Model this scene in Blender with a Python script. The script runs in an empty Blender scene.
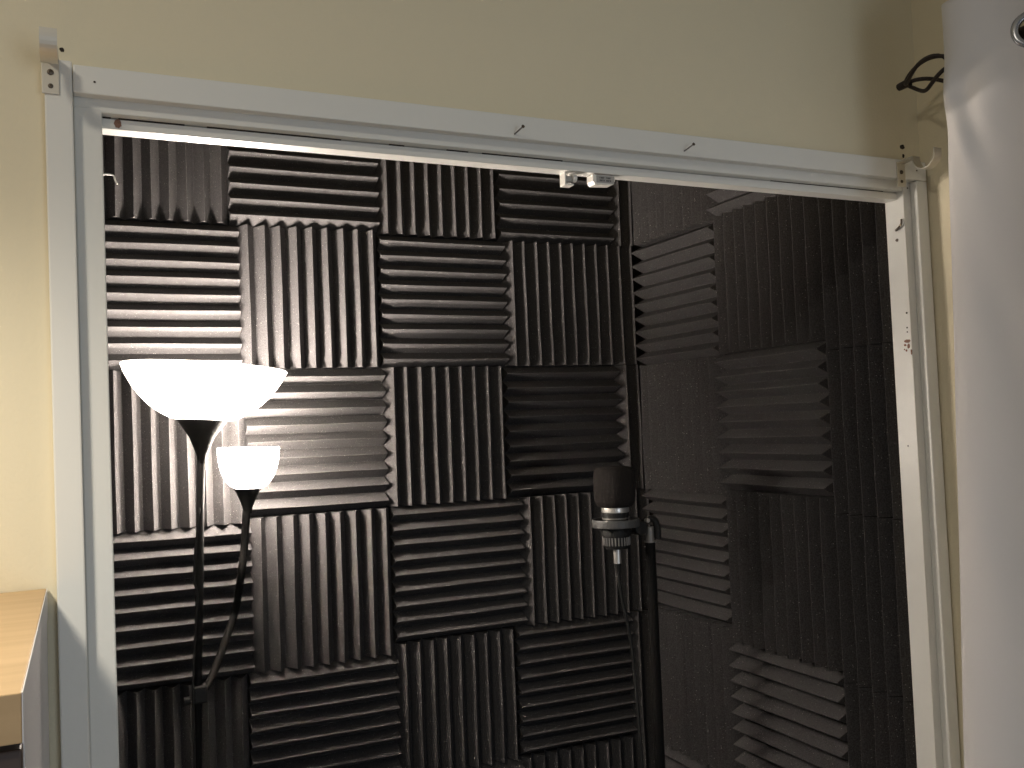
import bpy, bmesh, math, random
from mathutils import Vector, Matrix
random.seed(7)
PI = math.pi
sc = bpy.context.scene
COL = sc.collection
ZO = 2.43                      # the floor lies 2.43 m under the surveyed datum

# ------------------------------------------------------------------ camera
F, YAW, PIT, ROL = 949.73, 0.4267, 0.0435, -0.0392
cy, sy, cp, sp, cr, sr = math.cos(YAW), math.sin(YAW), math.cos(PIT), math.sin(PIT), math.cos(ROL), math.sin(ROL)
fwd = Vector((sy*cp, cy*cp, sp)); right = Vector((cy, -sy, 0)); up = right.cross(fwd)
ra = cr*right + sr*up; ua = -sr*right + cr*up
cam = bpy.data.objects.new('camera', bpy.data.cameras.new('camera')); COL.objects.link(cam)
m = Matrix((ra, ua, -fwd)).transposed().to_4x4(); m.translation = Vector((-0.0103, -2.0314, -0.749+ZO))
cam.matrix_world = m
cam.data.sensor_width = 36; cam.data.lens = 36*F/1024; cam.data.clip_start = .02
sc.camera = cam

# ------------------------------------------------------------------ light and exposure
sc.view_settings.view_transform = 'Standard'; sc.view_settings.look = 'None'
sc.view_settings.exposure = 0.0; sc.view_settings.gamma = 1.0; sc.view_settings.use_curve_mapping = False
w = bpy.data.worlds.new('world'); sc.world = w; w.use_nodes = True
w.node_tree.nodes['Background'].inputs[0].default_value = (0.83, 0.87, 0.96, 1)
w.node_tree.nodes['Background'].inputs[1].default_value = 0.12

def area(name, loc, target, size, power, color):
    l = bpy.data.lights.new(name, 'AREA'); l.shape = 'DISK'; l.size = size; l.energy = power; l.color = color
    o = bpy.data.objects.new(name, l); COL.objects.link(o); o.location = (loc[0], loc[1], loc[2]+ZO)
    o.rotation_euler = (Vector(target)-Vector(loc)).to_track_quat('-Z', 'Y').to_euler()
    return o
CEIL_P, WIN_P, BIG_P, SMALL_P = 12.0, 15.0, 28.0, 42.0
area('ceiling_lamp_light', (-.73, -2.02, .27), (-.72, -2.0, -2.4), .20, CEIL_P, (1.0, .90, .74))
area('window_daylight', (.9, -4.2, -1.2), (.7, 0, -1.0), 1.1, WIN_P, (.74, .84, .95))
sp = bpy.data.lights.new('desk_lamp_light', 'SPOT'); sp.energy = 13.0; sp.color = (1.0, .92, .79); sp.spot_size = math.radians(165); sp.spot_blend = 1.0; sp.shadow_soft_size = .05
so_ = bpy.data.objects.new('desk_lamp_light', sp); COL.objects.link(so_); so_.location = (-.30, -1.32, -.455+ZO); so_.rotation_euler = (math.radians(10), 0, 0)

# ------------------------------------------------------------------ materials
def mat(name, col, rough=.6, metal=0., bump=0., bscale=400., spec=.5, mottle=0., mscale=3.):
    M = bpy.data.materials.new(name); M.use_nodes = True; nt = M.node_tree; b = nt.nodes['Principled BSDF']
    b.inputs['Base Color'].default_value = (*col, 1); b.inputs['Roughness'].default_value = rough
    b.inputs['Metallic'].default_value = metal; b.inputs['Specular IOR Level'].default_value = spec
    tc = nt.nodes.new('ShaderNodeTexCoord')
    if bump:
        n = nt.nodes.new('ShaderNodeTexNoise'); n.inputs['Scale'].default_value = bscale; n.inputs['Detail'].default_value = 3
        nt.links.new(tc.outputs['Object'], n.inputs['Vector'])
        bp = nt.nodes.new('ShaderNodeBump'); bp.inputs['Strength'].default_value = bump; bp.inputs['Distance'].default_value = .002
        nt.links.new(n.outputs['Fac'], bp.inputs['Height']); nt.links.new(bp.outputs[0], b.inputs['Normal'])
    if mottle:
        n2 = nt.nodes.new('ShaderNodeTexNoise'); n2.inputs['Scale'].default_value = mscale; n2.inputs['Detail'].default_value = 4
        nt.links.new(tc.outputs['Object'], n2.inputs['Vector'])
        mx = nt.nodes.new('ShaderNodeMix'); mx.data_type = 'RGBA'
        mx.inputs['A'].default_value = (*[c*(1-mottle) for c in col], 1); mx.inputs['B'].default_value = (*[min(1, c*(1+mottle)) for c in col], 1)
        nt.links.new(n2.outputs['Fac'], mx.inputs['Factor']); nt.links.new(mx.outputs['Result'], b.inputs['Base Color'])
    return M

M = {}
M['wall'] = mat('pale_yellow_wall_paint', (.74, .67, .49), .8, bump=.25, bscale=220, mottle=.03)
M['trim'] = mat('white_gloss_trim_paint', (.74, .74, .70), .38, bump=.12, bscale=60, mottle=.02, mscale=12)
M['dark_wall'] = mat('charcoal_wall_lining', (.022, .02, .019), .9)
M['maple'] = None
M['white_lam'] = mat('white_laminate', (.72, .71, .72), .45)
M['edge'] = mat('dark_wood_front', (.075, .05, .04), .5)
M['steel'] = mat('brushed_nickel', (.60, .57, .50), .5, .75, bump=.05)
M['screw'] = mat('dark_screw_metal', (.12, .10, .08), .5, .8)
M['hole'] = mat('dark_hole', (.03, .022, .016), .9)
M['chip'] = mat('bare_wood_under_chipped_paint', (.24, .13, .09), .8, mottle=.4, mscale=300)
M['smudge'] = mat('grey_smudge_paint', (.5, .5, .49), .7)
M['blackmetal'] = mat('satin_black_metal', (.006, .006, .006), .7, .0, spec=.08)
M['blackplastic'] = mat('black_plastic', (.012, .012, .012), .6, spec=.25)
M['rod'] = mat('bronze_black_metal', (.035, .026, .022), .55, .3)
M['windscreen'] = mat('black_foam_windscreen', (.022, .0195, .0185), 1., bump=.9, bscale=900, spec=.1)
M['silver'] = mat('satin_silver', (.6, .58, .55), .35, .7)
M['greyplastic'] = mat('dark_grey_plastic', (.07, .07, .07), .5)
M['greymetal'] = mat('grey_metal', (.22, .21, .20), .45, .5)
M['whiteplastic'] = mat('white_plastic', (.8, .78, .72), .4)
M['greyface'] = mat('grey_sticker', (.36, .35, .33), .5)
M['ink'] = mat('black_print', (.06, .06, .06), .6)
M['carpet'] = mat('beige_carpet', (.42, .37, .31), .95, bump=.8, bscale=300, mottle=.1, mscale=40)
M['ceiling'] = mat('white_ceiling_paint', (.75, .73, .68), .9, bump=.2)
M['chrome'] = mat('dark_chrome', (.45, .46, .48), .25, 1.0)

def maple():
    X = bpy.data.materials.new('maple_veneer'); X.use_nodes = True; nt = X.node_tree; b = nt.nodes['Principled BSDF']
    tc = nt.nodes.new('ShaderNodeTexCoord'); mp = nt.nodes.new('ShaderNodeMapping'); mp.inputs['Scale'].default_value = (3, 40, 40)
    n = nt.nodes.new('ShaderNodeTexNoise'); n.inputs['Scale'].default_value = 1.4; n.inputs['Detail'].default_value = 5
    r = nt.nodes.new('ShaderNodeValToRGB'); r.color_ramp.elements[0].position = .3; r.color_ramp.elements[1].position = .7
    r.color_ramp.elements[0].color = (.50, .335, .17, 1); r.color_ramp.elements[1].color = (.59, .41, .22, 1)
    nt.links.new(tc.outputs['Object'], mp.inputs[0]); nt.links.new(mp.outputs[0], n.inputs['Vector'])
    nt.links.new(n.outputs['Fac'], r.inputs[0]); nt.links.new(r.outputs[0], b.inputs['Base Color'])
    b.inputs['Roughness'].default_value = .45
    return X
M['maple'] = maple()

def foam():
    X = bpy.data.materials.new('charcoal_acoustic_foam'); X.use_nodes = True; nt = X.node_tree; b = nt.nodes['Principled BSDF']
    b.inputs['Roughness'].default_value = .95; b.inputs['Specular IOR Level'].default_value = .15
    tc = nt.nodes.new('ShaderNodeTexCoord')
    # open-cell grain with sparse pale cells
    v = nt.nodes.new('ShaderNodeTexVoronoi'); v.inputs['Scale'].default_value = 380; v.feature = 'F1'
    nt.links.new(tc.outputs['Object'], v.inputs['Vector'])
    sep = nt.nodes.new('ShaderNodeSeparateColor'); nt.links.new(v.outputs['Color'], sep.inputs[0])
    gt = nt.nodes.new('ShaderNodeMath'); gt.operation = 'GREATER_THAN'; gt.inputs[1].default_value = .962; nt.links.new(sep.outputs[0], gt.inputs[0])
    lt = nt.nodes.new('ShaderNodeMath'); lt.operation = 'LESS_THAN'; lt.inputs[1].default_value = .30; nt.links.new(v.outputs['Distance'], lt.inputs[0])
    mu = nt.nodes.new('ShaderNodeMath'); mu.operation = 'MULTIPLY'; nt.links.new(gt.outputs[0], mu.inputs[0]); nt.links.new(lt.outputs[0], mu.inputs[1])
    n = nt.nodes.new('ShaderNodeTexNoise'); n.inputs['Scale'].default_value = 420; n.inputs['Detail'].default_value = 2
    nt.links.new(tc.outputs['Object'], n.inputs['Vector'])
    r = nt.nodes.new('ShaderNodeValToRGB'); r.color_ramp.elements[0].position = .35; r.color_ramp.elements[1].position = .68
    r.color_ramp.elements[0].color = (.0365, .0350, .0358, 1); r.color_ramp.elements[1].color = (.071, .0680, .0695, 1)
    nt.links.new(n.outputs['Fac'], r.inputs[0])
    mx = nt.nodes.new('ShaderNodeMix'); mx.data_type = 'RGBA'; mx.inputs['B'].default_value = (.26, .25, .24, 1)
    nt.links.new(mu.outputs[0], mx.inputs['Factor']); nt.links.new(r.outputs[0], mx.inputs['A'])
    nt.links.new(mx.outputs['Result'], b.inputs['Base Color'])
    bp = nt.nodes.new('ShaderNodeBump'); bp.inputs['Strength'].default_value = .5; bp.inputs['Distance'].default_value = .001
    nt.links.new(n.outputs['Fac'], bp.inputs['Height']); nt.links.new(bp.outputs[0], b.inputs['Normal'])
    return X
M['foam'] = foam()

def shade_mat(name, emis, trans):
    X = bpy.data.materials.new(name); X.use_nodes = True; nt = X.node_tree
    for n in list(nt.nodes): nt.nodes.remove(n)
    out = nt.nodes.new('ShaderNodeOutputMaterial')
    tl = nt.nodes.new('ShaderNodeBsdfTranslucent'); tl.inputs[0].default_value = (.9, .88, .84, 1)
    df = nt.nodes.new('ShaderNodeBsdfDiffuse'); df.inputs[0].default_value = (.85, .84, .8, 1)
    tr = nt.nodes.new('ShaderNodeBsdfTransparent')
    em = nt.nodes.new('ShaderNodeEmission'); em.inputs[0].default_value = (1, .93, .84, 1); em.inputs[1].default_value = emis
    m1 = nt.nodes.new('ShaderNodeMixShader'); m1.inputs[0].default_value = .5
    m2 = nt.nodes.new('ShaderNodeMixShader'); m2.inputs[0].default_value = trans
    ad = nt.nodes.new('ShaderNodeAddShader')
    nt.links.new(tl.outputs[0], m1.inputs[1]); nt.links.new(df.outputs[0], m1.inputs[2])
    nt.links.new(m1.outputs[0], m2.inputs[1]); nt.links.new(tr.outputs[0], m2.inputs[2])
    nt.links.new(m2.outputs[0], ad.inputs[0]); nt.links.new(em.outputs[0], ad.inputs[1]); nt.links.new(ad.outputs[0], out.inputs[0])
    return X
M['shade'] = shade_mat('glowing_frosted_lamp_shade', 1.2, .45)
M['shade_small'] = shade_mat('glowing_frosted_reading_shade', 1.2, .52)

def curtain_mat():
    X = bpy.data.materials.new('white_curtain_cloth'); X.use_nodes = True; nt = X.node_tree; b = nt.nodes['Principled BSDF']
    b.inputs['Base Color'].default_value = (.70, .68, .67, 1); b.inputs['Roughness'].default_value = .7
    b.inputs['Sheen Weight'].default_value = .15
    tc = nt.nodes.new('ShaderNodeTexCoord'); n = nt.nodes.new('ShaderNodeTexNoise'); n.inputs['Scale'].default_value = 500
    nt.links.new(tc.outputs['Object'], n.inputs['Vector'])
    bp = nt.nodes.new('ShaderNodeBump'); bp.inputs['Strength'].default_value = .1; bp.inputs['Distance'].default_value = .001
    nt.links.new(n.outputs['Fac'], bp.inputs['Height']); nt.links.new(bp.outputs[0], b.inputs['Normal'])
    return X
M['curtain'] = curtain_mat()

# ------------------------------------------------------------------ mesh helpers (z is given on the datum and lifted by ZO for top-level geometry)
def link(name, bm, material, parent=None, smooth=False, bevel=0., seg=2):
    me = bpy.data.meshes.new(name)
    if smooth:
        for f in bm.faces: f.smooth = True
    bm.normal_update(); bm.to_mesh(me); bm.free()
    me.materials.append(M[material] if isinstance(material, str) else material)
    o = bpy.data.objects.new(name, me); COL.objects.link(o)
    if parent is not None: o.parent = parent
    if bevel:
        b = o.modifiers.new('bevel', 'BEVEL'); b.width = bevel; b.segments = seg; b.limit_method = 'ANGLE'
    return o
def tag(o, label=None, cat=None, group=None, kind=None):
    if label: o['label'] = label
    if cat: o['category'] = cat
    if group: o['group'] = group
    if kind: o['kind'] = kind
    return o
def empty(name, loc, label=None, cat=None, group=None, rot=(0, 0, 0)):
    o = bpy.data.objects.new(name, None); COL.objects.link(o); o.location = loc; o.rotation_euler = rot
    o.empty_display_size = .05
    return tag(o, label, cat, group)
def box(bm, x0, x1, y0, y1, z0, z1):
    r = bmesh.ops.create_cube(bm, size=1)
    for v in r['verts']:
        v.co = Vector(((x0+x1)/2+v.co.x*(x1-x0), (y0+y1)/2+v.co.y*(y1-y0), (z0+z1)/2+v.co.z*(z1-z0)))
    return r['verts']
def lathe(bm, prof, n=40, cx=0, cy_=0, close=False):
    rings = []
    for r, z in prof:
        rings.append([bm.verts.new((cx+max(r, 1e-5)*math.cos(2*PI*i/n), cy_+max(r, 1e-5)*math.sin(2*PI*i/n), z)) for i in range(n)])
    K = len(rings)
    for k in range(K if close else K-1):
        A, B = rings[k], rings[(k+1) % K]
        for i in range(n):
            bm.faces.new((A[i], A[(i+1) % n], B[(i+1) % n], B[i]))
    if not close:
        for R, z in ((rings[0], 0), (rings[-1], 1)):
            if (prof[0] if z == 0 else prof[-1])[0] > 1e-4: bm.faces.new(R if z else R[::-1])
    bmesh.ops.recalc_face_normals(bm, faces=bm.faces)
def tube(bm, pts, r, n=10, caps=True):
    pts = [Vector(p) for p in pts]; rings = []; K = len(pts)
    rr = r if isinstance(r, (list, tuple)) else [r]*K
    t0 = (pts[1]-pts[0]).normalized(); ref = Vector((0, 0, 1)) if abs(t0.z) < .9 else Vector((1, 0, 0))
    u = t0.cross(ref).normalized()
    for i, p in enumerate(pts):
        t = (pts[min(i+1, K-1)]-pts[max(i-1, 0)]).normalized()
        u = (u - t*u.dot(t)).normalized(); v = t.cross(u)
        rings.append([bm.verts.new(p+rr[i]*(math.cos(2*PI*k/n)*u+math.sin(2*PI*k/n)*v)) for k in range(n)])
    for i in range(K-1):
        for k in range(n): bm.faces.new((rings[i][k], rings[i][(k+1) % n], rings[i+1][(k+1) % n], rings[i+1][k]))
    if caps: bm.faces.new(rings[0][::-1]); bm.faces.new(rings[-1])
def spline(P, per=6):
    P = [Vector(p) for p in P]; Q = [2*P[0]-P[1]]+P+[2*P[-1]-P[-2]]; out = []
    for i in range(1, len(Q)-2):
        for k in range(per):
            t = k/per; a, b, c, d = Q[i-1], Q[i], Q[i+1], Q[i+2]
            out.append(.5*((2*b)+(-a+c)*t+(2*a-5*b+4*c-d)*t*t+(-a+3*b-3*c+d)*t**3))
    out.append(P[-1]); return out
def prism(bm, pts2, h0, h1, axis='x'):
    def P(a, b, h): return {'x': (h, a, b), 'y': (a, h, b), 'z': (a, b, h)}[axis]
    A = [bm.verts.new(P(a, b, h0)) for a, b in pts2]; B = [bm.verts.new(P(a, b, h1)) for a, b in pts2]
    n = len(pts2)
    for i in range(n): bm.faces.new((A[i], A[(i+1) % n], B[(i+1) % n], B[i]))
    bm.faces.new(A[::-1]); bm.faces.new(B)
    bmesh.ops.recalc_face_normals(bm, faces=bm.faces)
def nb(): return bmesh.new()
def struct(name, bm, material, parent=None, bevel=0.):
    o = link(name, bm, material, parent, bevel=bevel)
    if parent is None: o['kind'] = 'structure'
    return o
Z = lambda z: z+ZO

# ------------------------------------------------------------------ the setting
YF, YB = -.90, -.86           # room face and closet face of the partition
XJ0, XJ1 = .0165, 1.22        # clear opening
ZH = -.386                    # underside of the head board
XR = 1.293                    # right-hand wall of the closet
XW = 1.262                    # right-hand wall of the room
bm = nb()
box(bm, -1.7, -.0125, YF, YB, 0, Z(.30)); box(bm, -.0125, 1.2435, YF, YB, Z(-.352), Z(.30)); box(bm, 1.2435, XW+.05, YF, YB, 0, Z(.30))
wall_front = struct('wall_front', bm, 'wall')
bm = nb(); box(bm, XW, XW+.1, -2.9, YF, 0, Z(.30)); wall_right = struct('wall_right', bm, 'wall')
bm = nb(); box(bm, XR, XR+.1, YB, .05, 0, Z(.30)); struct('wall_closet_right', bm, 'dark_wall')
bm = nb(); box(bm, -.1, XR+.1, .045, .11, 0, Z(.30)); struct('wall_back', bm, 'dark_wall')
bm = nb(); box(bm, -.1, -.03, YB, .045, 0, Z(.30)); struct('wall_left', bm, 'dark_wall')
bm = nb(); box(bm, -1.7, XR+.1, -2.9, .11, -.05, 0); struct('floor', bm, 'carpet')
bm = nb(); box(bm, -1.7, XR+.1, -2.9, YB, Z(.30), Z(.36)); struct('ceiling', bm, 'ceiling')
bm = nb(); box(bm, -.1, XR+.1, YB, .11, Z(.30), Z(.36)); struct('ceiling', bm, 'dark_wall')

# frame: casings, jamb boards, head board, sliding-door track
def board(name, x0, x1, y0, y1, z0, z1, bev=.0018, lean=0., sag=0.):
    bm = nb(); box(bm, x0, x1, y0, y1, z0, z1)
    for v in bm.verts:
        v.co.x += lean*(z1-v.co.z)
        if sag: v.co.z += .0022-sag*v.co.x      # the head runs slightly down to the right
    return struct(name, bm, 'trim', bevel=bev)
casing_left = board('trim_1', -.0405, -.0128, -.915, YF, 0, Z(-.3345), lean=.0062)
casing_head = board('trim_2', -.0122, 1.2575, -.915, YF, Z(-.3715), Z(-.340), sag=.0055)
casing_right = board('trim_3', 1.2345, 1.2575, -.915, YF, 0, Z(-.3768))
jamb_left = board('trim_4', -.0125, XJ0, -.8995, YB, 0, Z(-.3785), lean=.0055)
jamb_right = board('trim_5', XJ1, 1.2435, -.8995, YB, 0, Z(-.352), .001)
head_board = board('trim_6', -.0125, XJ1, -.899, YB, Z(ZH), Z(-.352), sag=.0055)
bm = nb()   # track: thin valance hung under the head board, with a lip closing it at the back
prism(bm, [(-.886, Z(-.3990)), (-.886, Z(-.3873)), (-.876, Z(-.3873)), (-.876, Z(-.3860)), (-.861, Z(-.3860)), (-.861, Z(-.3990))], XJ0, XJ1, 'x')
for v in bm.verts: v.co.z += .0018-.0048*v.co.x
track = struct('trim_7', bm, 'trim', bevel=.0008)

def mark(parent, x, y, z, rx, rz, material='hole', name='nail_hole', face='y', seed=0, depth=.0006):
    """an irregular shallow patch sunk flush in a face"""
    rnd = random.Random(seed+int(x*9973)); bm = nb(); n = 14
    ring = []; 
    for s in (-1, 1):
        L = []
        for i in range(n):
            k = rnd.uniform(.8, 1.15) if s < 0 else L0[i]
            if s < 0: L0 = (L0 if i else [])+[k]
            a = 2*PI*i/n; p = (k*rx*math.cos(a), k*rz*math.sin(a))
            co = (x+p[0], y+s*depth, Z(z)+p[1]) if face == 'y' else (x+s*depth, y+p[0], Z(z)+p[1])
            L.append(bm.verts.new(co))
        ring.append(L)
    for i in range(n): bm.faces.new((ring[0][i], ring[0][(i+1) % n], ring[1][(i+1) % n], ring[1][i]))
    bm.faces.new(ring[0]); bm.faces.new(ring[1][::-1]); bmesh.ops.recalc_face_normals(bm, faces=bm.faces)
    return link(name, bm, material, parent)
mark(wall_front, 1.223, YF, -.318, .0050, .0040, 'hole', 'screw_hole')
mark(wall_front, 1.2245, YF, -.333, .0022, .0035, 'hole', 'screw_hole')
mark(wall_front, -.0225, YF, -.318, .0026, .0026, 'hole', 'screw_hole')
mark(casing_head, .0095, -.915, -.3555, .0012, .0012)
mark(casing_head, 1.236, -.915, -.3605, .0013, .0013)
mark(jamb_right, 1.2300, -.8995, -.386, .0013, .0013)
mark(jamb_right, XJ1, -.8815, -.469, .0028, .0026, 'screw', 'screw_hole', 'x')
mark(jamb_right, XJ1, -.893, -.591, .0018, .0016, 'hole', 'nail_hole', 'x')
mark(jamb_right, XJ1, -.892, -.615, .0014, .0014, 'hole', 'nail_hole', 'x')
mark(jamb_right, XJ1, -.892, -.622, .0012, .0012, 'hole', 'nail_hole', 'x')
for k, (yy, zz, a, b) in enumerate([(-.891, -.637, .006, .0028), (-.886, -.643, .0025, .002), (-.893, -.645, .003, .004), (-.898, -.655, .0014, .005), (-.888, -.652, .0018, .002), (-.884, -.650, .0012, .0012)]):
    mark(jamb_right, XJ1, yy, zz, a, b, 'chip', 'paint_chip', 'x', seed=k)
mark(jamb_right, XJ1, -.880, -.808, .0011, .0011, 'hole', 'nail_hole', 'x')
mark(track, .0335, -.886, -.3908, .0040, .0052, 'chip', 'paint_chip', seed=4)
for x0, x1 in ((.0175, .026), (.034, .105), (.13, .29), (.352, .372), (.43, .46), (.48, .60), (.96, 1.19)):   # unfilled stretches of the joint over the track
    bm = nb(); box(bm, x0, x1, -.8866, -.8850, Z(-.3873), Z(-.3860))
    for v in bm.verts: v.co.z += .0020-.0050*v.co.x
    link('open_joint', bm, 'hole', track)

# bent screw-hook left in the right jamb
bm = nb(); tube(bm, spline([(XJ1, -.8815, Z(-.452)), (XJ1-.004, -.884, Z(-.453)), (XJ1-.005, -.891, Z(-.450)), (XJ1-.004, -.8955, Z(-.445)), (XJ1-.003, -.8955, Z(-.437))]), .0017, 8)
tag(link('screw_hook', bm, 'screw', smooth=True), 'small bent metal hook screwed into the right jamb near its top', 'hook')
# thin white hook on the left jamb
bm = nb(); tube(bm, spline([(.0150, -.868, Z(-.4455)), (.022, -.862, Z(-.443)), (.0285, -.852, Z(-.4415)), (.0305, -.845, Z(-.445)), (.033, -.838, Z(-.4475))]), .0010, 8)
tag(link('cup_hook', bm, 'whiteplastic', smooth=True), 'thin white wire hook sticking inward from the left jamb near its top', 'hook')

# ------------------------------------------------------------------ acoustic foam
def foam_mesh(name, nw, seed, length=.305, pitch=.0339, base=.017, depth=.034):
    """nw wedges across x, running along z; back at y=0, peaks towards -y"""
    rnd = random.Random(seed); bm = nb(); rows = 9; W = nw*pitch
    xs = []
    for i in range(nw):
        for t, d in ((0, 0), (.012, 0), (.488, 1), (.512, 1), (.988, 0)): xs.append((i*pitch+t*pitch-W/2, d, i))
    xs.append((W/2, 0, nw-1))
    jx = [rnd.gauss(0, .0004) for _ in range(nw)]; ph = [rnd.uniform(0, 6) for _ in range(nw)]
    F_, B_ = [], []
    for r in range(rows+1):
        z = (r/rows-.5)*length; f = []
        for x, d, i in xs:
            wv = .0005*math.sin(ph[i]+5*r/rows) if d else 0
            f.append(bm.verts.new((x+jx[i]*d+wv, -(base+depth*d*(1+.02*math.sin(ph[i]*3+r)))-0, z)))
        F_.append(f); B_.append([bm.verts.new((-W/2, 0, z)), bm.verts.new((W/2, 0, z))])
    for r in range(rows):
        for k in range(len(xs)-1): bm.faces.new((F_[r][k], F_[r][k+1], F_[r+1][k+1], F_[r+1][k]))
        bm.faces.new((B_[r][0], B_[r+1][0], B_[r+1][1], B_[r][1]))
        bm.faces.new((F_[r][0], F_[r+1][0], B_[r+1][0], B_[r][0])); bm.faces.new((F_[r][-1], B_[r][1], B_[r+1][1], F_[r+1][-1]))
    for r in (0, rows):
        bm.faces.new(F_[r]+[B_[r][1], B_[r][0]])
    bmesh.ops.recalc_face_normals(bm, faces=bm.faces)
    me = bpy.data.meshes.new(name); bm.to_mesh(me); bm.free(); me.materials.append(M['foam']); return me
FM = [foam_mesh('foam_tile_mesh', 9, s) for s in (1, 2, 3)]
STRIP2 = foam_mesh('foam_strip_mesh', 2, 9); STRIP5 = foam_mesh('foam_strip_mesh', 5, 10)
ordn = ['top', 'second', 'third', 'fourth', 'fifth', 'sixth']
def put_tile(me, wall, a0, a1, z0, z1, vert, label, group, nw=9, dz=0.):
    """a0..a1 along the wall, z0 (top) .. z1 (bottom)"""
    o = bpy.data.objects.new('acoustic_foam_tile', me); COL.objects.link(o)
    W = nw*.0339; L = .305; wa, wz = abs(a1-a0)-.0012, abs(z1-z0)-.0012
    sx, sz = (wa/W, wz/L) if vert else (wz/W, wa/L)
    o.scale = (sx, 1, sz)
    ca, cz = (a0+a1)/2, (z0+z1)/2
    tilt = random.gauss(0, .0025)
    if wall == 'back':
        o.location = (ca, .045-dz, Z(cz)); o.rotation_euler = (0, (0 if vert else PI/2)+tilt, 0)
    else:
        o.location = (XR-dz, ca, Z(cz)); o.rotation_euler = (0, (0 if vert else PI/2)+tilt, -PI/2)
    tag(o, label, 'acoustic foam', group); return o
# back wall, measured seams: column edges per row, row edges per row
colx = {0: [-.026, .281, .604, .899, 1.207], 1: [-.012, .298, .603, .908, 1.203], 2: [-.003, .303, .6045, .9005, 1.207],
        3: [.001, .3065, .6125, .928, 1.220], 4: [-.006, .296, .6125, .905, 1.211], 5: [-.005, .300, .6125, .905, 1.213]}
rowz = [.000, -.3045, -.609, -.9185, -1.226, -1.518, -1.822]
rofs = {1: [.0015, .001, -.004, -.007, -.007], 3: [-.012, -.002, 0, 0, 0], 4: [-.017, -.015, .006, .008, .008], 5: [-.017, -.015, 0, 0, 0]}
def rz(r, c): return rowz[r]+rofs.get(r, [0]*5)[c]
cpos = ['leftmost column', 'second column from left', 'third column from left', 'fourth column from left']
k = 0
for r in range(6):
    for c in range(4):
        vert = (r+c) % 2 == 0
        lab = 'charcoal foam tile with %s ridges, back wall, %s row, %s' % ('upright' if vert else 'level', ordn[r] if r else 'top', cpos[c])
        put_tile(FM[k % 3], 'back', colx[r][c], colx[r][c+1], rz(r, c), rz(r+1, c), vert, lab, 'wedge foam tiles on the back wall', dz=random.uniform(0, .0015)); k += 1
    put_tile(STRIP2, 'back', colx[r][4], colx[r][4]+.069, rz(r, 4), rz(r+1, 4), True,
             'narrow cut foam strip with two upright ridges in the back corner, %s row' % ordn[r], 'cut foam strips in the corner', nw=2)
# right wall
RT = [  # column, row, y far, y near, z top, z bottom, upright
    (0, 0, -.020, -.338, -.010, -.316, True), (1, 0, -.339, -.648, -.005, -.3135, False),
    (0, 1, -.020, -.340, -.3165, -.6145, False), (1, 1, -.342, -.659, -.3135, -.6125, True),
    (0, 2, -.020, -.338, -.6145, -.9185, True), (1, 2, -.3385, -.656, -.6125, -.9065, False),
    (0, 3, -.020, -.339, -.9185, -1.202, False), (1, 3, -.340, -.661, -.9065, -1.228, True),
    (0, 4, -.020, -.339, -1.202, -1.528, True), (1, 4, -.341, -.663, -1.228, -1.530, False),
    (0, 5, -.020, -.339, -1.528, -1.832, False), (1, 5, -.341, -.663, -1.530, -1.834, True)]
for c, r, y0, y1, z0, z1, vert in RT:
    lab = 'charcoal foam tile with %s ridges, right wall, %s row, %s' % ('upright' if vert else 'level', ordn[r], ['beside the corner', 'second from the corner'][c])
    put_tile(FM[k % 3], 'right', y0, y1, z0, z1, vert, lab, 'wedge foam tiles on the right wall'); k += 1
for r, (z0, z1) in enumerate([(-.01, -.315), (-.315, -.6325), (-.6325, -.934), (-.934, -1.24), (-1.24, -1.545), (-1.545, -1.85)]):
    put_tile(STRIP5, 'right', -.6645, -.8345, z0, z1, True, 'cut foam piece with upright ridges on the right wall nearest the jamb, %s row' % ordn[r],
             'cut foam pieces by the right jamb', nw=5)

# ------------------------------------------------------------------ curtain-rod brackets on the frame
def bracket(dx, dz, label, group, empty_seat=True):
    root = empty('rod_bracket', (dx-.034, -.915, Z(dz-.354)), label, 'bracket', group)
    def L(x, y, z): return (x, y, z)
    hw = .0086
    bm = nb(); box(bm, -hw, hw, -.0022, 0, -.020, .020); link('mounting_plate', bm, 'steel', root, bevel=.0006)
    # strip: out from the plate top, dips into a U for the rod
    pts = [(-.0012, .019), (-.018, .0205), (-.033, .021)]
    cyy, czz, R = -.0535, .019, .0200
    for i in range(0, 19):
        a = -PI*.0+PI*i/18
        pts.append((cyy+R*math.cos(a), czz-.001-R*math.sin(a)*1.05))
    pts.append((cyy-R, czz+.004))
    bm = nb(); th = .0015; prof = []
    n = len(pts); nor = []
    for i in range(n):
        a = Vector(pts[max(i-1, 0)]); b = Vector(pts[min(i+1, n-1)]); t = (b-a).normalized(); nor.append(Vector((-t.y, t.x)))
    prof = [tuple(Vector(p)) for p in pts]+[tuple(Vector(p)+th*q) for p, q in reversed(list(zip(pts, nor)))]
    prism(bm, prof, -hw*.95, hw*.95, 'x'); link('rod_cradle', bm, 'steel', root)
    for z in (.0035, -.0115):
        bm = nb(); lathe(bm, [(0, 0), (.0034, 0), (.0031, .0012), (.0012, .0018), (.0011, .0008), (0, .0008)], 16)
        s = link('screw', bm, 'screw', root, smooth=False); s.location = (0, -.0022, z); s.rotation_euler = (PI/2, 0, 0)
        if z < 0: s.scale = (.8, .8, .6)
    return root
bracket(0, 0, 'nickel curtain rod bracket at the top of the left casing', 'empty rod brackets on the frame')
bracket(1.2335, -.0160, 'nickel curtain rod bracket at the right end of the head casing', 'empty rod brackets on the frame')

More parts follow.
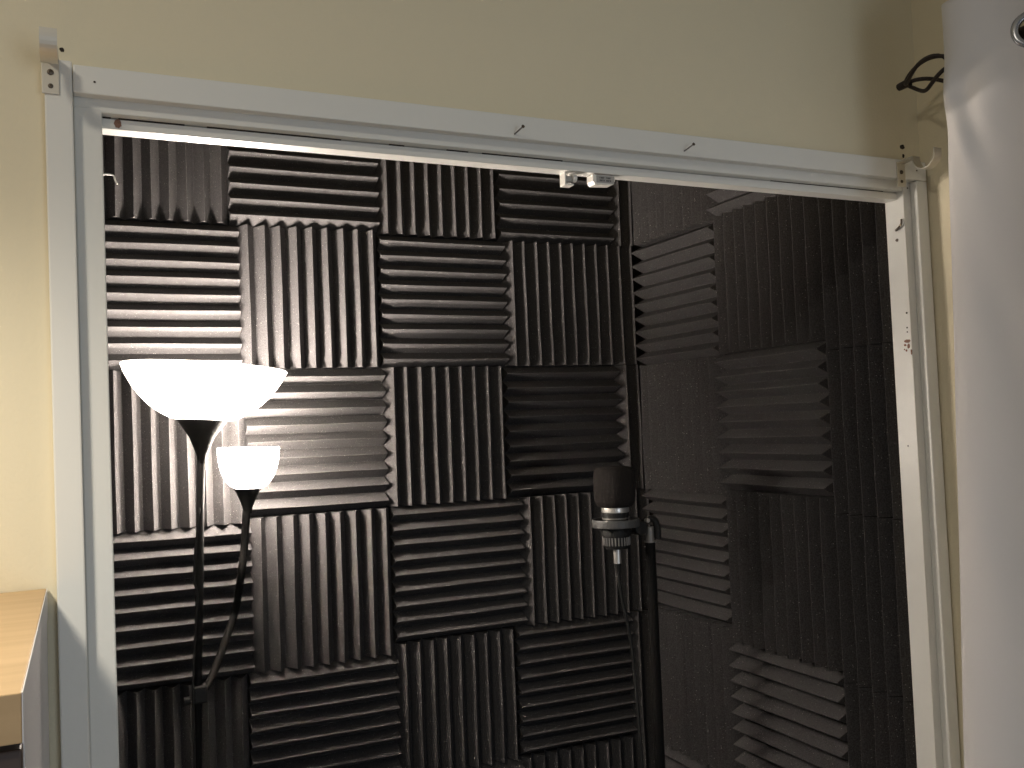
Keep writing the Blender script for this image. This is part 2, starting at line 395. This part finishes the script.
for i, (x, z, xt, zt, lab) in enumerate([(.516, -.3705, .5215, -.3585, 'bent nail in the head casing above the roller guide'), (.783, -.3705, .7905, -.3575, 'bent nail in the head casing, the one nearer the right bracket')]):
    bm = nb(); x -= .0; tube(bm, [(x-.001, -.9135, Z(z+.0035)), (x+.0005, -.922, Z(z+.0055)), (x+.0035, -.9315, Z(z+.0090))], .0010, 8)
    n = link('nail', bm, 'greymetal', smooth=True); tag(n, lab, 'nail', 'nails in the head casing')
    bm = nb(); tube(bm, [(x+.0035, -.9315, Z(z+.0090)), (x+.0040, -.9330, Z(z+.0097))], .0022, 10); link('nail_head', bm, 'screw', n)

# ------------------------------------------------------------------ roller guide and catch under the track
g = empty('roller_guide', (.618, -.870, Z(-.4002)), 'small white plastic roller guide hanging under the door track', 'door hardware')
bm = nb(); box(bm, -.013, -.0105, -.009, .009, -.020, .0015); box(bm, -.013, .004, -.009, .009, -.0225, -.0195); box(bm, .002, .0045, .002, .009, -.020, .0015); box(bm, -.013, .0045, -.009, .009, 0, .002)
link('guide_frame', bm, 'whiteplastic', g, bevel=.0006)
bm = nb(); tube(bm, [(-.010, 0, -.010), (.002, 0, -.010)], .006, 16); link('roller', bm, 'greyface', g)
bm = nb(); tube(bm, [(.0045, 0, -.0075), (.0125, 0, -.0075)], .0068, 16); link('guide_wheel', bm, 'whiteplastic', g, bevel=.001)
g.scale = (.84, .85, .80)
g = empty('door_catch', (.668, -.872, Z(-.4008)), 'white plastic door catch with grey printed face under the track', 'door hardware')
bm = nb(); prism(bm, [(-.023, -.0005), (.0215, -.0005), (.0215, -.010), (.018, -.0165), (-.0185, -.0185), (-.023, -.012)], -.012, .010, 'y')
link('catch_body', bm, 'whiteplastic', g, bevel=.001)
bm = nb(); box(bm, -.0165, .0190, -.0128, -.0119, -.0150, -.0022); link('face_plate', bm, 'greyface', g)
bm = nb()
for row, z in enumerate((-.0062, -.0110)):      # two lines of tiny worn print, as blurred as the photo shows
    x = -.0105
    for word in (4, 4):
        for q in range(word):
            box(bm, x, x+.0019, -.0131, -.0127, z-.0014, z+.0014) if (q+row) % 3 else (box(bm, x, x+.0007, -.0131, -.0127, z-.0014, z+.0014), box(bm, x, x+.0019, -.0131, -.0127, z+.0007, z+.0014))
            x += .0026
        x += .0030
link('printed_text', bm, 'ink', g)
g.scale = (.80, .85, .80); g.location.x += .0
bm = nb(); box(bm, -.020, .018, -.010, .0098, -.0005, .0012); link('mounting_pad', bm, 'chip', g)

# ------------------------------------------------------------------ floor lamp with reading arm
LY = -.20
LK = (LY+2.0314)/(-.44+2.0314)     # sizes surveyed at y=-.44, carried to the lamp's true depth
KX = lambda x: -.0103+(x+.0103)*LK
KZ = lambda z: -.749+(z+.749)*LK
lamp = empty('floor_lamp', (KX(.118), LY, 0), 'black uplighter floor lamp with glowing bowl shade and reading arm', 'lamp')
def lp(x, z, y=LY): return Vector((KX(x)-KX(.118), y-LY, Z(KZ(z)) if z > -2 else Z(z)))
def la(x, z, y):      # a point surveyed at y=-.44, carried along its sight line to depth y
    k = (y+2.0314)/(-.44+2.0314); X = -.0103+(x+.0103)*k; z_ = -.749+(z+.749)*k
    return Vector((X-KX(.118), y-LY, Z(z_)))
SY = -.12; SK = (SY+2.0314)/(-.44+2.0314)
def lean(x0, z0, x1, z1):
    d = Vector((x1-x0, 0, z1-z0)).normalized(); return Vector((0, 0, 1)).rotation_difference(d).to_euler()
bm = nb(); lathe(bm, [(0, 0), (.130, 0), (.130, .010), (.122, .020), (.02, .030), (.016, .05), (0, .05)], 48); link('base', bm, 'blackmetal', lamp, smooth=False)
bm = nb(); tube(bm, [lp(.118, -2.39), lp(.135, -1.7), lp(.149, -1.15), lp(.155, -1.0), lp(.162, -.785)], .0072, 14); link('pole', bm, 'blackmetal', lamp, smooth=True)
top = lp(.163, -.790); R1 = lean(.150, -1.12, .172, -.66)
bm = nb(); lathe(bm, [(0, 0), (.0066, 0), (.0075, .012), (.020, .042), (.036, .064), (.040, .071), (0, .071)], 32)
o = link('shade_holder', bm, 'blackmetal', lamp, smooth=True); o.location = top; o.rotation_euler = R1; o.scale = (LK,)*3
e = o.modifiers.new('e', 'EDGE_SPLIT'); e.split_angle = .7
outer = [(.030, 0), (.052, .005), (.079, .020), (.102, .042), (.119, .066), (.1285, .085)]
def shell(outer, t):
    return outer+[(outer[-1][0]-t*.5, outer[-1][1]+t*.4)]+[(max(r-t, .001), z+(t if i == 0 else t*.4)) for i, (r, z) in reversed(list(enumerate(outer)))]
def smooth_prof(P, per=4):
    return [(p.x, p.y) for p in spline([(a, b, 0) for a, b in P], per)]
po = smooth_prof(outer); bm = nb(); lathe(bm, shell(po, .003), 64, close=True)
o = link('lamp_shade', bm, 'shade', lamp, smooth=True); o.location = top+Vector((.0, 0, 0))+(R1.to_matrix() @ Vector((0, 0, .067*LK))); o.rotation_euler = (0, math.radians(4.6), 0); o.scale = (LK,)*3
tag(o, 'large frosted bowl shade, glowing white')
ax = o.location.copy()
def bulb(name, loc, power, rad):
    l = bpy.data.lights.new(name, 'POINT'); l.energy = power; l.shadow_soft_size = rad; l.color = (1.0, .88, .77)
    q = bpy.data.objects.new(name, l); COL.objects.link(q); q.parent = lamp; q.location = loc; return q
bulb('bulb_light', ax+Vector((.004, 0, .062)), BIG_P, .022)
# reading arm
arm = [la(.1495, -1.150, LY), la(.163, -1.142, LY+.015), la(.178, -1.112, LY+.05), la(.195, -1.070, LY+.09), la(.209, -1.030, LY+.125), la(.219, -.980, SY-.018), la(.226, -.930, SY-.004), la(.2315, -.868, SY)]
bm = nb(); tube(bm, spline([tuple(a) for a in arm], 5), .0074, 12); link('reading_arm', bm, 'blackmetal', lamp, smooth=True)
t2 = la(.2330, -.8690, SY); R2 = (0, math.radians(1.5), 0)
bm = nb(); lathe(bm, [(0, -.006), (.0068, -.006), (.0080, .004), (.018, .028), (.0230, .035), (0, .035)], 28)
o = link('reading_shade_holder', bm, 'blackmetal', lamp, smooth=True); o.location = t2; o.rotation_euler = R2; o.scale = (SK,)*3
e = o.modifiers.new('e', 'EDGE_SPLIT'); e.split_angle = .7
po = smooth_prof([(.020, 0), (.030, .006), (.040, .020), (.0455, .036), (.0485, .052), (.0490, .066)]); bm = nb(); lathe(bm, shell(po, .0022), 48, close=True)
o = link('reading_shade', bm, 'shade_small', lamp, smooth=True); o.location = t2+Vector((.003, 0, .0345*SK)); o.rotation_euler = R2; o.scale = (SK,)*3
tag(o, 'small frosted cup shade, glowing white')
bulb('reading_bulb_light', t2+Vector((.002, 0, .084)), SMALL_P, .018)
bm = nb(); box(bm, -.010, .016, -.012, .012, -.018, .014); o = link('arm_clamp', bm, 'blackplastic', lamp, bevel=.004); o.location = lp(.1495, -1.150)
bm = nb(); tube(bm, [(-.010, 0, 0), (-.022, 0, -.001)], [.007, .008], 14); o = link('clamp_knob', bm, 'blackplastic', lamp, bevel=.001); o.location = lp(.147, -1.160)
bm = nb(); tube(bm, spline([lp(.158, -.86, LY-.008), lp(.150, -.925, LY-.009), lp(.1475, -.955, LY-.010), lp(.1475, -.975, LY-.010), lp(.151, -1.0, LY-.009), lp(.147, -1.05, LY-.009), lp(.141, -1.14, LY-.013), lp(.140, -1.3, LY-.009), lp(.128, -1.9, LY-.009), lp(.115, -2.36, LY-.03), lp(.0, -2.424, LY-.15)], 6), .0022, 8)
link('power_cord', bm, 'blackplastic', lamp, smooth=True)

# ------------------------------------------------------------------ microphone on its stand
MX, MY = .827, -.60
MK = 1.168                      # surveyed at y=-.60, carried along the sight lines to y=-.36
CAM = Vector((-.0103, -2.0314, -.749+ZO))
def mm(x, y, z): return CAM+(Vector((x, y, z))-CAM)*MK
FZ = .749*0+CAM.z*(MK-1)/MK     # local height of the floor inside the scaled stand
mic = empty('studio_microphone', mm(MX, MY, Z(-.972)), 'black studio microphone with foam windscreen held in a shock mount', 'microphone')
def zz(z): return z+.972
bm = nb(); lathe(bm, [(0, zz(-.8965)), (.026, zz(-.8965)), (.0305, zz(-.894)), (.0345, zz(-.887)), (.0358, zz(-.877)), (.0358, zz(-.845)), (.0345, zz(-.834)), (.030, zz(-.8285)), (.022, zz(-.827)), (0, zz(-.8265))], 40); link('windscreen', bm, 'windscreen', mic, smooth=True)
bm = nb(); lathe(bm, [(0, zz(-.9055)), (.0235, zz(-.9055)), (.0238, zz(-.904)), (.0238, zz(-.898)), (.0235, zz(-.8965)), (0, zz(-.8965))], 36); link('collar_ring', bm, 'silver', mic)
bm = nb(); lathe(bm, [(0, zz(-.968)), (.019, zz(-.968)), (.0215, zz(-.962)), (.0225, zz(-.948)), (.0225, zz(-.9055)), (0, zz(-.9055))], 36); o = link('body', bm, 'blackplastic', mic, smooth=True); e = o.modifiers.new('e', 'EDGE_SPLIT'); e.split_angle = .6
bm = nb()
for i in range(26):
    a = 2*PI*i/26; c, s = math.cos(a), math.sin(a)
    tube(bm, [(.0226*c, .0226*s, zz(-.9615)), (.0226*c, .0226*s, zz(-.948))], .0015, 6)
link('ribbed_grip', bm, 'greymetal', mic)
bm = nb(); lathe(bm, [(0, zz(-.917)), (.0232, zz(-.917)), (.0232, zz(-.9145)), (0, zz(-.9145))], 36); link('trim_ring', bm, 'greymetal', mic)

mic.scale = (MK,)*3
stand = empty('microphone_stand', mm(.8945, MY, 0), 'black tripod microphone stand with shock mount beside the right wall', 'microphone stand')
sx = .8945; stand.scale = (MK,)*3
def sl(x, y, z): return Vector((x-sx, y-MY, Z(z)))
bm = nb(); tube(bm, [(0, 0, FZ+.09), (0, 0, Z(-1.55))], .0125, 16); link('lower_tube', bm, 'blackmetal', stand)
bm = nb(); tube(bm, [(0, 0, Z(-1.55)), (.0, 0, Z(-.962))], .0090, 16); link('upper_tube', bm, 'blackmetal', stand)
bm = nb(); tube(bm, [(0, 0, Z(-1.60)), (0, 0, Z(-1.53))], .017, 16); link('height_clutch', bm, 'blackplastic', stand)
bm = nb(); tube(bm, [(0, 0, Z(-.963)), (0, 0, Z(-.9605))], .0105, 20); tube(bm, [(0, 0, Z(-.9605)), (0, 0, Z(-.936))], .0076, 20); link('thread_adapter', bm, 'greymetal', stand)
bm = nb(); tube(bm, spline([sl(.883, MY, -.928), sl(.895, MY, -.922), sl(.906, MY, -.926), sl(.9105, MY, -.940), sl(.9105, MY, -.958)], 4), .0062, 12); link('swivel_bracket', bm, 'blackplastic', stand)
bm = nb(); tube(bm, [sl(.872, MY-.011, -.936), sl(.872, MY+.011, -.936)], .0125, 18); link('swivel_knob', bm, 'blackplastic', stand, bevel=.002)
bm = nb(); tube(bm, [sl(.884, MY-.014, -.9235), sl(.884, MY-.006, -.9235)], .0035, 12); link('pivot_screw', bm, 'silver', stand)
bm = nb(); lathe(bm, [(.0375, Z(-.9305)), (.0405, Z(-.9305)), (.0410, Z(-.9285)), (.0410, Z(-.9190)), (.0405, Z(-.9172)), (.0375, Z(-.9172))], 40, cx=MX-sx, close=True)
o = link('shock_mount_ring', bm, 'greyplastic', stand)
bm = nb(); lathe(bm, [(.0236, Z(-.9445)), (.0262, Z(-.9445)), (.0262, Z(-.9345)), (.0236, Z(-.9345))], 36, cx=MX-sx, close=True); link('inner_clamp_ring', bm, 'blackplastic', stand)
for i in range(6):
    a = 2*PI*(i+.3)/6; c, s = math.cos(a), math.sin(a); b = a+.5
    bm = nb(); tube(bm, [(MX-sx+.039*c, .039*s, Z(-.9240)), (MX-sx+.025*math.cos(b), .025*math.sin(b), Z(-.9395))], .0013, 6); link('elastic_cord', bm, 'blackplastic', stand)
for i in range(3):
    a = 2*PI*i/3+.4; c, s = math.cos(a), math.sin(a)
    bm = nb(); tube(bm, spline([(.012*c, .012*s, FZ+.16), (.12*c, .12*s, FZ+.095), (.235*c, .235*s, FZ+.012)], 5), .0075, 10)
    lg = link('leg', bm, 'blackmetal', stand, smooth=True)
    bm = nb(); tube(bm, [(.225*c, .225*s, FZ+.0165), (.250*c, .250*s, FZ+.0098)], .0095, 10); link('rubber_foot', bm, 'blackplastic', lg)
bm = nb(); tube(bm, [(0, 0, FZ+.07), (0, 0, FZ+.19)], .02, 16); link('leg_hub', bm, 'blackplastic', stand)

bm = nb()
P = [(.8275, MY, -.996), (.8285, MY, -1.02), (.832, MY, -1.05), (.838, MY, -1.08), (.846, MY, -1.125), (.850, MY, -1.17), (.853, MY-.002, -1.24), (.856, MY-.004, -1.35), (.862, MY-.01, -1.6), (.87, MY-.02, -2.38), (.83, MY-.12, -2.426), (.66, MY-.02, -2.426), (.5, MY-.1, -2.426)]
tube(bm, spline([tuple(mm(a, b, Z(c))) if c > -2.2 else (a+.1, b+.2, Z(c)) for a, b, c in P], 6), .0032, 10)
cab = link('microphone_cable', bm, 'blackplastic', smooth=True); tag(cab, 'thin black microphone cable hanging from the silver plug to the floor', 'cable')
bm = nb(); tube(bm, [mm(.8272, MY, Z(-.9935)), mm(.8270, MY, Z(-.9690))], .0066*MK, 16); o = link('cable_plug', bm, 'silver', cab); tag(o, 'silver plug')
bm = nb(); tube(bm, [mm(.8278, MY, Z(-1.010)), mm(.8272, MY, Z(-.9935))], [.0042, .0072], 14); link('strain_relief', bm, 'blackplastic', cab)

# ------------------------------------------------------------------ cabinet at the left
CX1 = -.0462; CX0 = -.62; CYB = -.903; CYF = -1.362; CZ = -.902
c = empty('cabinet', ((CX0+CX1)/2, (CYB+CYF)/2, 0), 'tall cabinet with maple top and white side panel left of the opening', 'cabinet')
def cb(name, x0, x1, y0, y1, z0, z1, material, bev=.0008):
    bm = nb(); box(bm, x0-(CX0+CX1)/2, x1-(CX0+CX1)/2, y0-(CYB+CYF)/2, y1-(CYB+CYF)/2, Z(z0), Z(z1)); return link(name, bm, material, c, bevel=bev)
cb('top_panel', CX0, CX1-.0008, CYF, CYB, CZ-.031, CZ, 'maple')
cb('edge_band', CX1-.0007, CX1, CYF, CYB, CZ-.031, CZ, 'white_lam', .0)
cb('side_panel', CX1-.019, CX1-.0008, CYF+.0245, CYB, -ZO+.0, CZ-.0315, 'white_lam')
cb('side_panel', CX0, CX0+.018, CYF+.0245, CYB, -ZO+.0, CZ-.0315, 'white_lam')
for i in range(3):
    z1 = CZ-.036-i*.49
    d = cb('door', CX0+.001, CX1-.0015, CYF+.006, CYF+.024, z1-.480, z1, 'edge', .0015)
    bm = nb(); tube(bm, spline([(.18, -.2155, Z(z1-.10)), (.18, -.236, Z(z1-.105)), (.18, -.236, Z(z1-.195)), (.18, -.2155, Z(z1-.20))], 4), .004, 10); h = link('handle', bm, 'steel', d)
cb('back_panel', CX0+.018, CX1-.019, CYB-.006, CYB, -ZO+.02, CZ-.032, 'white_lam')

# ------------------------------------------------------------------ curtain, rod and cage finial on the right wall
RX, RZ = 1.17, -.241
rod = empty('curtain_rod', (RX, -1.5, Z(RZ)), 'dark curtain rod on the right wall ending in a cage finial', 'curtain rod')
bm = nb(); tube(bm, [(0, -.9, 0), (0, .445, 0)], .0085, 16); link('pole', bm, 'rod', rod, smooth=True)
bm = nb()
for j in range(4):
    P = []
    for i in range(17):
        t = i/16; a = 2*PI*j/4+1.5*t+.55; r = .0045+.0235*math.sin(PI*t**.72)**.9
        P.append((r*math.cos(a), .452+.082*t, r*math.sin(a)))
    tube(bm, P, .0031, 8)
fin = link('cage_finial', bm, 'rod', rod, smooth=True); tag(fin, 'twisted wire cage finial')
bm = nb(); lathe(bm, [(0, 0), (.0105, 0), (.0105, .008), (.007, .011), (0, .011)], 20); o = link('finial_base', bm, 'rod', rod); o.location = (0, .443, 0); o.rotation_euler = (-PI/2, 0, 0)
bm = nb(); tube(bm, [(0, .530, 0), (0, .551, -.001)], [.0066, .0058], 12); link('finial_tip', bm, 'rod', rod)
for yy in (-.55, .34):
    bm = nb(); tube(bm, [(0, yy, -.010), (.02, yy, -.020), (XW-RX-.001, yy, -.022)], .005, 10); b_ = link('wall_bracket', bm, 'rod', rod)

CP = [(1.222, -1.030), (1.205, -1.040), (1.17, -1.056), (1.137, -1.068), (1.120, -1.086), (1.131, -1.126), (1.17, -1.180)]
y = -1.180
while y > -1.85:
    CP += [(1.206, y-.038), (1.222, y-.075), (1.208, y-.112), (1.17, y-.148), (1.134, y-.184), (1.122, y-.22), (1.134, y-.256), (1.17, y-.292)]
    y -= .292
path = spline([(a, b, 0) for a, b in CP], 10)
cross = [i for i in range(3, len(path)-3) if (path[i].x-RX)*(path[i+1].x-RX) <= 0 and abs(path[i].x-path[i+1].x) > 1e-6 and path[i].x != RX]
EYE = [path[i].y+(path[i+1].y-path[i].y)*(RX-path[i].x)/(path[i+1].x-path[i].x) for i in cross]
TAN = [(path[i+2]-path[i-1]).normalized() for i in cross]
bm = nb(); zs = [-.172, -.178]+[-.184-.0045*i for i in range(0, 30)]+[-.325-.012*i for i in range(30)]+[-.70, -.75, -.8, -.85, -.9, -.95, -1.0, -1.05, -1.1, -1.2, -1.3, -1.45, -1.6, -2.0, -2.38]
G = []
N = len(path)
for zq in zs:
    row = []
    f = max(0, min(1, (-zq-.25)/1.3))
    for i, p in enumerate(path):
        s = i/(N-1)
        dx = .010*f*math.sin(9*s+3*f+1); dy = f*(.042*(1-s)**1.5)*1.0+.012*f*math.sin(5*s)
        pinch = math.exp(-((zq+.315)/.045)**2)*.006*math.sin((p.y+1.0)*75+zq*30)*math.exp(-((p.y+1.09)/.05)**2)
        crease = 0.
        for (yc, zc, ln, wd, am) in ((-1.098, -.36, .055, .010, .005), (-1.115, -.345, .06, .012, -.004), (-1.150, -.30, .03, .02, .003), (-1.14, -.62, .10, .018, -.004), (-1.125, -.95, .16, .02, .004)):
            u = (p.y-yc)-.25*(zq-zc); crease += am*math.exp(-(u/wd)**2-((zq-zc)/ln)**2)
        row.append(bm.verts.new((p.x+dx+pinch-crease, p.y+dy, Z(zq))))
    G.append(row)
# holes for the eyelets: rows round the rod height, at the crossings
for a in range(len(zs)-1):
    for b in range(N-1):
        q = (G[a][b].co+G[a+1][b+1].co)/2
        if any(math.sqrt((q.x-RX)**2+(q.y-e)**2+(q.z-Z(RZ))**2) < .0205 for e in EYE): continue   # eyelet holes
        bm.faces.new((G[a][b], G[a][b+1], G[a+1][b+1], G[a+1][b]))
cur = link('curtain', bm, 'curtain', smooth=True); tag(cur, 'white eyelet curtain hanging in folds at the right edge', 'curtain')
so = cur.modifiers.new('s', 'SOLIDIFY'); so.thickness = .0016; so.offset = 0
for yc, tn in zip(EYE, TAN):
    nx, ny = tn.y, -tn.x
    bm = nb(); prof = [(.0175, -.0026), (.0245, -.0022), (.0265, 0), (.0245, .0022), (.0175, .0026), (.0158, 0)]
    lathe(bm, prof, 40, close=True)
    g = link('grommet', bm, 'chrome', cur, smooth=True); g.location = (RX, yc, Z(RZ)); g.rotation_euler = Vector((nx, ny, 0)).to_track_quat('Z', 'Y').to_euler()
